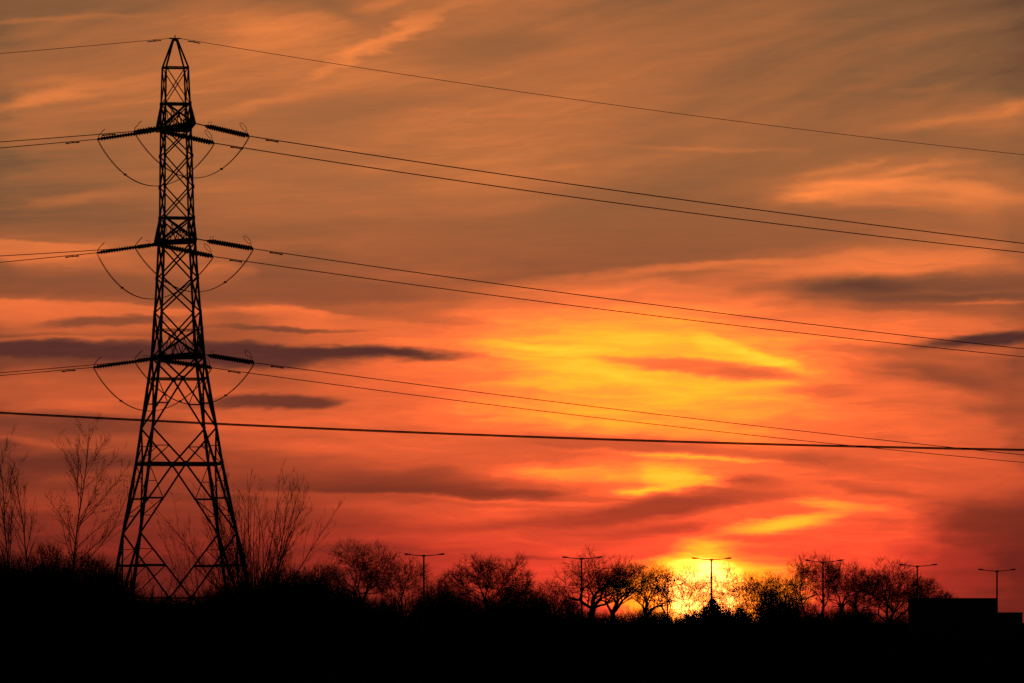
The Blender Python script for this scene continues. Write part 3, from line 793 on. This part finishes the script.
def colonise(rg, start, att, step, infl, kill, lift=0.05, maxit=160):
    """Grow limbs towards scattered points; returns node positions and parents."""
    pos = [np.array(p, float) for p in start]; par = [-1] + list(range(len(start) - 1))
    A = att.copy()
    P = np.array(pos)
    D = np.linalg.norm(A[:, None] - P[None], axis=2); near = D.argmin(1); dist = D.min(1)
    kids = {}
    for it in range(maxit):
        act = dist < infl
        if not act.any(): break
        P = np.array(pos)
        dirs = unit(A[act] - P[near[act]])
        acc = np.zeros_like(P); np.add.at(acc, near[act], dirs)
        ids = np.unique(near[act])
        new = []
        for i in ids:
            if kids.get(i, 0) > 3: continue
            g = acc[i]; g = g / (np.linalg.norm(g) + 1e-9) + rg.standard_normal(3) * 0.16 + np.array([0, 0, lift])
            pnew = P[i] + step * g / np.linalg.norm(g)
            pos.append(pnew); par.append(int(i)); kids[i] = kids.get(i, 0) + 1; new.append(len(pos) - 1)
        if not new: break
        Q = np.array([pos[k] for k in new])
        Dn = np.linalg.norm(A[:, None] - Q[None], axis=2)
        m = Dn.min(1); better = m < dist
        near = np.where(better, np.array(new)[Dn.argmin(1)], near); dist = np.minimum(dist, m)
        keep = dist > kill
        A, near, dist = A[keep], near[keep], dist[keep]
        if len(A) == 0: break
    return np.array(pos), np.array(par)

def pipe_radii(par, r_tip, expo, r_base):
    n = len(par); acc = np.zeros(n); cnt = np.zeros(n, int)
    for i in range(1, n): cnt[par[i]] += 1
    acc[cnt == 0] = 1.0
    for i in range(n - 1, 0, -1):
        acc[par[i]] += acc[i]
    r = r_tip * acc ** (1 / expo)
    k = math.log(r_base / r_tip) / math.log(r[0] / r_tip)
    return r_tip * (r / r_tip) ** k, acc

def twigs(rg, P, D, n_each, length, r, up, spread=0.6, sub=2):
    """Fine forked twigs from points P along directions D."""
    idx = np.repeat(np.arange(len(P)), n_each)
    p0 = P[idx]; d = unit(D[idx] + rg.standard_normal((len(idx), 3)) * spread + np.array([0, 0, up]))
    L = length * rg.uniform(0.4, 1.25, len(idx))[:, None]
    out = []
    p1 = p0 + d * L * 0.5
    d2 = unit(d + rg.standard_normal(d.shape) * 0.25 + np.array([0, 0, up * 0.4])); p2 = p1 + d2 * L * 0.5
    n = len(p0)
    out.append((p0, p1, np.full(n, r), np.full(n, r * .75))); out.append((p1, p2, np.full(n, r * .75), np.full(n, r * .4)))
    for s in range(sub):
        t = rg.uniform(0.3, 0.95, n)[:, None]
        q0 = np.where(t < .5, p0 + (p1 - p0) * t * 2, p1 + (p2 - p1) * (t * 2 - 1))
        dd = unit(d + rg.standard_normal(d.shape) * 0.7 + np.array([0, 0, up * 0.5]))
        q1 = q0 + dd * L * rg.uniform(0.3, 0.6, n)[:, None]
        out.append((q0, q1, np.full(n, r * .6), np.full(n, r * .35)))
    return [np.concatenate([o[i] for o in out]) for i in range(4)]

def oak(seed, H, W, trunk_h, rbase, lean=0.0, low=0.3, levels=8, spread=1.0, dens=1.0, fill=1.55, twl=0.7, twr=0.012, stems=1, up=0.10, skew=0.0):
    """Bare broad-crowned tree that forks again and again into ever finer limbs: (limb mesh data, twig mesh data)."""
    rg = np.random.default_rng(seed)
    zl = H * low; zc = (H + zl) / 2; rz = (H - zl) / 2; rxy = W / 2
    ph0 = rg.uniform(0, 6.28, 4)
    big, fine, tips = [], [], []
    def outside(p):
        an = math.atan2(p[1], p[0])
        lump = 1.0 + 0.10 * math.sin(2 * an + ph0[0]) + 0.10 * math.sin(3 * an + ph0[1] + p[2] * .5) + 0.08 * math.sin(p[2] * 1.7 + ph0[2])
        q = ((p[0] - lean * p[2] / H) / rxy) ** 2 + (p[1] / rxy) ** 2 + ((p[2] - zc) / rz) ** 2
        return q > lump * lump and p[2] > zl * .8
    def run(p, d, L, r, lev):
        n = 3; pts = [p]; stop = False
        bend = rg.standard_normal(3) * 0.16
        for k in range(n):
            out = np.array([p[0] - lean * p[2] / H, p[1], 0.0]); out = out / (np.linalg.norm(out) + .5)
            d = unit(d + bend / n * (1.5 if lev < 4 else 1) + rg.standard_normal(3) * 0.07 + np.array([0, 0, up]) / n + out * 0.10 / n)
            p = p + d * L / n; pts.append(p)
            if lev > 1 and outside(p): stop = True; break
        pts = np.array(pts); m = len(pts) - 1
        r1 = r * 0.80
        rr = np.linspace(r, r1, m + 1)
        (big if r > 0.05 else fine).append((pts[:-1], pts[1:], rr[:-1], rr[1:]))
        if lev >= levels - 3:
            tips.append(np.concatenate([pts[1:], np.repeat(d[None], m, 0)], 1))
        if stop or lev >= levels: return
        nf = 2 if rg.random() < 0.8 else 3
        base_ang = rg.uniform(0, 2 * math.pi)
        ax = unit(np.cross(d, [0.31, 0.17, 0.93] if abs(d[2]) < .9 else [1.0, 0.2, 0])); ay = np.cross(d, ax)
        for q in range(nf):
            an = base_ang + q * 2 * math.pi / nf + rg.normal(0, .3)
            th = R(rg.uniform(15, 30) if (q == 0 and lev > 1) else rg.uniform(28, 50)) * spread
            dd = unit(d * math.cos(th) + (ax * math.cos(an) + ay * math.sin(an)) * math.sin(th))
            if dd[2] < -0.15: dd = unit(dd * np.array([1, 1, -0.2]))
            f = rg.uniform(.78, .92) if q == 0 else rg.uniform(.6, .85)
            run(p, dd, L * f, max(0.009, r1 * (rg.uniform(.74, .86) if q == 0 else rg.uniform(.5, .72))), lev + 1)
        if lev >= 1 and rg.random() < .5 and m == n:             # a side limb from the middle
            i = rg.integers(1, n); an = rg.uniform(0, 6.28); th = R(rg.uniform(40, 65))
            dd = unit(d * math.cos(th) + (ax * math.cos(an) + ay * math.sin(an)) * math.sin(th))
            run(pts[i], dd, L * rg.uniform(.55, .8), max(0.009, r * rg.uniform(.38, .55)), lev + 2)
    for s in range(stems):
        d0 = unit(np.array([lean * .12 + rg.normal(0, .06) + (rg.uniform(-.5, .5) if stems > 1 else 0), rg.normal(0, .06) + (rg.uniform(-.3, .3) if stems > 1 else 0), 1.0]))
        o = np.array([rg.uniform(-.4, .4), rg.uniform(-.3, .3), 0.0]) if stems > 1 else np.zeros(3)
        n = 4; pts = [o]; d = d0
        for k in range(n):
            d = unit(d + rg.standard_normal(3) * 0.05); pts.append(pts[-1] + d * trunk_h / n)
        pts = np.array(pts); rr = rbase * np.array([1.35, 1.05, .98, .93, .9]) * (1 if stems == 1 else .7)
        big.append((pts[:-1], pts[1:], rr[:-1], rr[1:]))
        k3 = 4 if rg.random() < .6 else 5
        a0 = rg.uniform(0, 6.28)
        for q in range(k3):
            an = a0 + q * 6.28 / k3 + rg.normal(0, .25); th = R(rg.uniform(22, 52) if q else rg.uniform(5, 15)) * spread
            dd = unit(np.array([math.cos(an) * math.sin(th), math.sin(an) * math.sin(th), math.cos(th)]) + np.array([lean * .1, 0, 0]))
            run(pts[-1], dd, (H - trunk_h) * rg.uniform(.20, .27), rr[-1] * (rg.uniform(.72, .85) if q == 0 else rg.uniform(.5, .72)), 1)
        for q in range(int(3 * dens)):                                  # low limbs off the trunk
            an = rg.uniform(0, 6.28); th = R(rg.uniform(38, 62)); tt = rg.uniform(.45, .9)
            b0 = pts[0] + (pts[-1] - pts[0]) * tt
            run(b0, np.array([math.cos(an) * math.sin(th), math.sin(an) * math.sin(th), math.cos(th)]), W * rg.uniform(.08, .13), rbase * .25, 4)
    tp = np.concatenate(tips)
    area = W * (H - zl) * 0.75                                          # enough twigs for the wanted cover, no more
    cov = sum((np.linalg.norm(a[1] - a[0], axis=1) * (a[2] + a[3])).sum() for a in big + fine) / area
    n_tw = int(np.clip((fill * dens - cov) * area / (twl * 1.2 * twr * 1.5), 60, 6000))
    cell = np.floor(tp[:, :3] / 0.6).astype(int); _, inv, cnt = np.unique(cell, axis=0, return_inverse=True, return_counts=True)
    wt = 1.0 / cnt[inv.ravel()] ** 0.8
    sel = tp[rg.choice(len(tp), n_tw, replace=True, p=wt / wt.sum())]
    T = twigs(rg, sel[:, :3] + rg.standard_normal((n_tw, 3)) * 0.02, unit(sel[:, 3:]), 1, twl, twr, 0.15, 0.5, 1)
    cat_ = lambda L_: [np.concatenate([a[i] for a in L_]) for i in range(4)]
    parts = [frusta(*T, 3)]
    if fine: parts.append(frusta(*cat_(fine), 4))
    trunk = frusta(*cat_(big), 6)
    crown = join(parts)
    # fit to the measured height and width
    zmax = np.percentile(crown[0][:, 2], 99.5); xw = np.percentile(crown[0][:, 0], 99.3) - np.percentile(crown[0][:, 0], .7)
    sc_ = np.array([np.clip(W / xw, .6, 1.6), np.clip(W / xw, .6, 1.4), H / zmax])
    return (trunk[0] * sc_, trunk[1]), (crown[0] * sc_, crown[1])

def shoots(seed, stems, H, spread, rbase, lat, latlen, gen=2, asc=0.55, base_w=0.6, leaves=0, start_h=0.25, curve=0.35, twr=0.012, sub=1, dens=0.5):
    """Slender tree of ascending shoots (one leader or many stems)."""
    rg = np.random.default_rng(seed)
    big, fine, tips = [], [], []
    def run(p, d, L, r, g, up):
        n = max(4, int(L / 0.45)); pts = [p]
        for k in range(n):
            d = unit(d + np.array([0, 0, up]) / n + rg.standard_normal(3) * (0.03 if g == gen else 0.05))
            p = p + d * L / n; pts.append(p)
        pts = np.array(pts); rr = r * (1 - np.linspace(0, 1, n + 1)) ** 0.8 * 0.9 + r * 0.1
        (big if r > 0.035 else fine).append((pts[:-1], pts[1:], rr[:-1], rr[1:]))
        if g <= 0:
            tips.append(np.concatenate([pts[1:], np.gradient(pts, axis=0)[1:]], 1)); return
        nl = max(2, int(lat * L / (3.0 if g > 1 else 1.6)))
        for q in range(nl):
            t = start_h + (0.97 - start_h) * (q + rg.random()) / nl if g == gen else rg.uniform(0.2, 0.97)
            i = min(n - 1, int(t * n)); base_p = pts[i] + (pts[i + 1] - pts[i]) * (t * n - i)
            ax = unit(pts[i + 1] - pts[i]); ph = rg.uniform(0, 2 * math.pi)
            side = unit(np.cross(ax, [math.cos(ph), math.sin(ph), 0.13]))
            dd = unit(ax * asc + side * (1 - asc) + rg.standard_normal(3) * 0.08)
            ll = latlen * L * (1.05 - t) ** 0.6 * rg.uniform(0.55, 1.1) if g == gen else L * 0.5 * (1.1 - t) * rg.uniform(0.6, 1.1)
            run(base_p, dd, max(0.5, ll), max(0.010, min(r * 0.55, rr[i] * 0.55)), g - 1, curve)
    for s in range(stems):
        ph = rg.uniform(0, 2 * math.pi); o = base_w * math.sqrt(rg.random()) if stems > 1 else 0
        tilt = spread * math.sqrt((s + 0.3) / stems) if stems > 1 else spread * 0.1
        dd = unit(np.array([math.cos(ph) * tilt, math.sin(ph) * tilt, 1.0])) if stems > 1 else np.array([0.0, 0.0, 1.0])
        run(np.array([math.cos(ph) * o, math.sin(ph) * o, 0.0]), dd, H * (1.0 if stems == 1 else rg.uniform(0.72, 1.0)), rbase * (1 if stems == 1 else rg.uniform(.6, 1)), gen, 0.10)
    tp = np.concatenate(tips)
    pick = rg.random(len(tp)) < dens; tp = tp[pick]
    T = twigs(rg, tp[:, :3], unit(tp[:, 3:]), 1, 0.55, twr, 0.3, 0.45, sub)
    cat_ = lambda L_: [np.concatenate([a[i] for a in L_]) for i in range(4)]
    trunk = frusta(*cat_(big), 6)
    parts = [frusta(*T, 3)]
    if fine: parts.append(frusta(*cat_(fine), 4))
    if leaves:
        parts.append(leaf_quads(tp[rg.choice(len(tp), leaves), :3] + rg.standard_normal((leaves, 3)) * 0.12, 0.13, rg))
    return trunk, join(parts)

def bush(seed, W, H, leaves, size, stems=40, spikes=160, flat=0.0):
    """Dense thicket bush: stems, twigs sticking out and small leaves (ivy and bramble)."""
    rg = np.random.default_rng(seed)
    lob = rg.uniform(-1, 1, (7, 3)) * np.array([W * .32, W * .25, 0]) + np.array([0, 0, H * .42])
    lob[:, 2] += rg.uniform(-.2, .22, 7) * H
    lr = rg.uniform(.22, .36, 7) * W
    pts = []
    for c, r in zip(lob, lr):
        n = int(leaves / 7)
        u = unit(rg.standard_normal((n, 3))) * (rg.random((n, 1)) ** 0.45) * r * (1 + 0.25 * rg.standard_normal((n, 1)) * .5)
        u[:, 2] *= H / W * 1.15
        pts.append(c + u)
    n = int(leaves * .35)
    pts.append(np.stack([rg.uniform(-W / 2, W / 2, n), rg.uniform(-W * .35, W * .35, n), rg.uniform(0, H * .55, n)], 1))
    pts = np.concatenate(pts); pts = pts[pts[:, 2] > 0]
    base = np.stack([rg.uniform(-W * .25, W * .25, stems), rg.uniform(-W * .2, W * .2, stems), np.zeros(stems)], 1)
    tip = lob[rg.integers(0, 7, stems)] + rg.standard_normal((stems, 3)) * W * .12
    tip[:, 2] = np.maximum(tip[:, 2], .5)
    trunk = frusta(base, tip, np.full(stems, .06), np.full(stems, .02), 5)
    c = rg.integers(0, 7, spikes); u = unit(rg.standard_normal((spikes, 3)) + np.array([0, 0, .9])); u[:, 2] = np.abs(u[:, 2])
    sp = lob[c] + u * lr[c][:, None] * np.array([1, 1, H / W * 1.15]) * 0.85
    T = twigs(rg, sp, u, 3, 0.9, 0.014, 0.5, 0.6, 2)
    return trunk, join([leaf_quads(pts, size, rg), frusta(*T, 3)])

def plant(name, data, loc, label, cat, group, mats, partnames=('trunk', 'crown'), rz=0.0):
    (tv, tq), (cv, cq) = data
    o = thing(name, loc, label, cat, group)
    quad_mesh(partnames[0], tv, tq, mats[0], o); quad_mesh(partnames[1], cv, cq, mats[1], o)
    o.rotation_euler = (0, 0, rz)
    return o

def clone(root, loc, rz, sc, label, group=None):
    r = root.copy(); COL.objects.link(r); r.location = tuple(float(c) for c in loc); r.rotation_euler = (0, 0, rz); r.scale = sc
    r['label'] = label
    if group: r['group'] = group
    for ch in list(root.children):
        c = ch.copy(); COL.objects.link(c); c.parent = r
    return r

BM = (M['bark'], M['twig'])
def spot(px, D): p = at(px, HY, D); return (p[0], D, 0.0)
def hgt(py, D): return CZ + (HY - py) * D / F
def wid(w, D): return w * D / F

G = 'bare winter trees along the far field edge'
#      px  top  width D   kind
def tree(px, top, w, D, seed, label, **kw):
    H = hgt(top, D); W = wid(w, D) * 1.2
    kw.setdefault('trunk_h', H * 0.26); kw.setdefault('rbase', 0.20)
    return plant('bare_tree', oak(seed, H, W, **kw), spot(px, D), label, 'tree', G, BM)

tree(361, 543, 64, 858, 11, 'bare tree with a high rounded crown, left of the first street lamp', trunk_h=3.4, low=.3, rbase=.22, fill=1.9, levels=9, lean=-.2)
tree(401, 557, 46, 872, 12, 'smaller bare tree close against the left side of the first street lamp', rbase=.17)
tree(437, 580, 44, 880, 13, 'low twiggy bare tree just right of the first street lamp', trunk_h=1.0, rbase=.15, low=.1, stems=2)
tree(492, 556, 72, 875, 14, 'dense dark bare tree with a pointed top, between the first and second street lamps', trunk_h=2.0, low=.15, rbase=.24, fill=2.3)
tree(526, 583, 36, 884, 24, 'small bare tree leaning on the right flank of the dense pointed one', trunk_h=1.4, low=.2, rbase=.13)
tree(551, 583, 44, 884, 15, 'short spreading bare tree to the left of the broad oak', trunk_h=2.0, low=.3, rbase=.17)
tree(588, 554, 68, 880, 16, 'broad bare oak with heavy open limbs behind the second street lamp', trunk_h=3.0, low=.32, rbase=.32, lean=.2, spread=1.2)
tree(616, 561, 46, 886, 17, 'dark-limbed bare tree directly right of the broad oak', trunk_h=2.4, low=.3, rbase=.26, lean=.6, fill=1.2)
tree(640, 563, 46, 890, 18, 'open bare tree at the left edge of the sun glow', trunk_h=2.4, low=.3, rbase=.22, lean=.5, fill=1.05)
tree(666, 569, 46, 896, 19, 'thin see-through bare tree in the left half of the sun glow', trunk_h=1.8, low=.15, rbase=.12, twr=.010, fill=1.2, levels=7)
tree(692, 567, 42, 905, 20, 'faint bare tree immediately left of the lamp that crosses the sun', trunk_h=1.6, low=.12, rbase=.10, twr=.010, stems=2, fill=1.15, levels=7)
tree(728, 565, 48, 905, 21, 'faint bare tree immediately right of the lamp that crosses the sun', trunk_h=1.6, low=.12, rbase=.10, twr=.010, stems=2, fill=1.15, levels=7)
tree(759, 573, 46, 892, 22, 'bare tree at the right edge of the sun glow', trunk_h=2.2, low=.25, rbase=.19, fill=1.5)
tree(787, 576, 44, 888, 23, 'rounded bare tree between the sun glow and the tall slender tree', trunk_h=1.8, low=.2, rbase=.19, dens=1.2)
tree(813, 555, 44, 884, 25, 'tall slender bare tree standing just left of the fourth street lamp', trunk_h=3.6, low=.25, rbase=.18, spread=.8, stems=2)
tree(838, 562, 40, 892, 26, 'forked bare tree just right of the fourth street lamp', trunk_h=3.0, low=.35, rbase=.19)
tree(860, 565, 36, 898, 27, 'narrow bare tree squeezed between the forked tree and the fan-shaped tree', trunk_h=2.4, low=.25, rbase=.17)
tree(889, 562, 74, 896, 28, 'wide fan-shaped bare tree left of the long shed', trunk_h=1.2, low=.08, rbase=.26, dens=1.2, up=.14)
tree(921, 580, 30, 905, 30, 'small bare tree on the right skirt of the fan-shaped tree, by the shed corner', trunk_h=2.2, low=.3, rbase=.14)
tree(943, 591, 28, 915, 29, 'bare treetop showing above the roof of the long shed', trunk_h=2.8, low=.4, rbase=.15)

# tall slender trees and coppice by the pylon
GB = 'slender bare trees by the pylon'
PB = (M['pale_bark'], M['twig'])
plant('slender_tree', shoots(41, 1, hgt(432, 572), 0.1, 0.10, 5.0, 0.62, gen=2, asc=.60, leaves=170, start_h=.30, curve=.12, dens=.35), spot(75.5, 572),
      'tall slender bare tree left of the pylon, a few dead leaves still on it', 'tree', GB, PB, rz=0.6)
plant('slender_tree', shoots(47, 1, hgt(444, 580), 0.1, 0.085, 4.6, 0.60, gen=2, asc=.66, leaves=60, start_h=.34, curve=.12, dens=.35), spot(7, 580),
      'tall slender bare tree at the left edge of the view', 'tree', GB, PB, rz=2.0)
plant('slender_tree', shoots(48, 1, hgt(466, 586), 0.1, 0.085, 3.8, 0.5, gen=2, asc=.74, leaves=40, start_h=.42, curve=.12, dens=.35), spot(29, 586),
      'shorter slender bare tree between the two tall ones on the left', 'tree', GB, PB, rz=2.0)
plant('coppiced_tree', shoots(43, 30, hgt(468, 640) * 1.06, 0.52, 0.07, 2.6, 0.42, gen=2, asc=.70, start_h=.18, curve=.22, base_w=0.35, dens=.35), spot(255, 640),
      'many-stemmed bare coppice fanning out behind the right leg of the pylon', 'tree', None, BM)
plant('coppiced_tree', shoots(44, 9, hgt(508, 650), 0.6, 0.045, 3.2, 0.38, gen=1, asc=.70, start_h=.25, curve=.15, base_w=.4, dens=.7), spot(207, 650),
      'thin bare coppice seen through the legs of the pylon', 'tree', None, BM)
plant('coppiced_tree', shoots(45, 6, hgt(560, 655), 0.5, 0.04, 3.2, 0.40, gen=1, asc=.7, start_h=.25, curve=.15, base_w=.15, dens=.7), spot(158, 655),
      'low wispy coppice between the left legs of the pylon', 'tree', None, BM)

# round dark ivy-clad trees at the left
GD = 'round dark ivy-clad trees on the left'
IV = (M['bark'], M['leaf'])
def ivy(px, top, w, D, seed, label):
    H, W = hgt(top, D) * 1.10, wid(w, D) * 1.1
    plant('ivy_clad_tree', bush(seed, W, H, 4200, .17, 24, 240), spot(px, D), label, 'tree', GD, IV)
ivy(48, 545, 62, 592, 61, 'round dark ivy-clad tree with the broadest crown, between the two tall slender trees')
ivy(98, 549, 46, 598, 62, 'round dark ivy-clad tree close to the left leg of the pylon')
ivy(6, 556, 50, 590, 63, 'round dark ivy-clad tree cut by the left edge of the view')
ivy(306, 567, 56, 600, 64, 'round dark ivy-clad tree between the coppice and the rounded bare tree')

# thicket bushes: three kinds, copied
GT_ = 'bushes of the dark thicket round the pylon'
LT = 'dense dark bush in the thicket around the foot of the pylon'
kinds = [plant('thicket_bush', bush(70 + k, 4.6, 3.4, 2600, .16, 26, 150), spot(-300 - 80 * k, 580), LT, 'bush', GT_, IV, ('stems', 'foliage')) for k in range(3)]
rgt = random.Random(4)
first = [True] * 3
TOPS = [(-60, 556), (0, 558), (30, 552), (70, 550), (95, 554), (115, 566), (130, 577), (150, 587), (180, 592), (205, 588), (225, 578), (245, 571), (270, 567), (300, 565), (330, 567), (345, 590), (400, 640)]
n_ = 0
px = -40.0
while px < 352:
    for row, D in enumerate((566, 584, 604)):
        x = px + rgt.uniform(-8, 8); top = np.interp(x, [a for a, b in TOPS], [b for a, b in TOPS]) + rgt.uniform(-2, 9) + (8 if row == 0 else 0)
        h = hgt(top, D) / 3.4; k = n_ % 3; n_ += 1
        rz = rgt.uniform(0, 6.28); sc = (rgt.uniform(.9, 1.25), rgt.uniform(.9, 1.2), max(.45, h * 0.92))
        if first[k]:
            first[k] = False; r = kinds[k]; r.location = spot(x, D + rgt.uniform(-5, 5)); r.rotation_euler = (0, 0, rz); r.scale = sc
        else:
            clone(kinds[k], spot(x, D + rgt.uniform(-5, 5)), rz, sc, LT)
    px += 26

# hedge bushes at the foot of the far trees
GH = 'hedge bushes along the far field edge'
LH = 'low dark hedge bush at the foot of the far bare trees'
hk = [plant('hedge_bush', bush(80 + k, 4.4, 2.3, 1500, .19, 18, 110), spot(-400 - 80 * k, 840), LH, 'bush', GH, IV, ('stems', 'foliage')) for k in range(3)]
first = [True] * 3
px = 318.0; n_ = 0
HT = [(318, 588), (345, 596), (385, 601), (420, 600), (450, 590), (475, 594), (530, 601), (560, 603), (580, 608), (600, 609), (640, 609), (660, 614), (680, 610), (700, 606), (735, 608), (757, 594), (775, 596), (800, 604), (830, 609), (860, 609), (905, 612)]
while px < 905:
    for row, D in enumerate((846, 858, 872)):
        x = px + rgt.uniform(-8, 8); top = np.interp(x, [a for a, b in HT], [b for a, b in HT]) + rgt.uniform(-4, 9) + (3 if row == 0 else 0)
        if x > 893 and row == 0: continue
        h = max(.35, hgt(top, D) / 2.3); k = n_ % 3; n_ += 1
        rz = rgt.uniform(0, 6.28); sc = (rgt.uniform(.9, 1.2), rgt.uniform(.9, 1.1), h)
        if first[k]:
            first[k] = False; r = hk[k]; r.location = spot(x, D + rgt.uniform(-2, 2)); r.rotation_euler = (0, 0, rz); r.scale = sc
        else:
            clone(hk[k], spot(x, D + rgt.uniform(-2, 2)), rz, sc, LH)
    px += 25
# a pointed evergreen bush below the sun
rg_ = np.random.default_rng(90)
D = 842; H = hgt(599, D)
n = 3000; z = rg_.random(n) ** 1.5 * H; ra = (1 - (z / H) ** 1.4) ** .75 * 2.2 * np.sqrt(rg_.random(n)) + .05; ph = rg_.uniform(0, 6.28, n)
pts = np.stack([ra * np.cos(ph), ra * np.sin(ph), z + .02], 1)
sp = pts[rg_.choice(n, 160)]
crown = join([leaf_quads(pts, .2, rg_), frusta(*twigs(rg_, sp, unit(sp - np.array([0, 0, 1.0])), 2, .8, .016, .5, .5, 2), 3)])
trunk = frusta(np.array([[0, 0, 0.0]]), np.array([[0, 0, H * .9]]), np.array([.12]), np.array([.03]), 7)
plant('evergreen_bush', (trunk, crown), spot(712.5, D), 'small bushy dark evergreen directly below the setting sun', 'bush', None, IV)
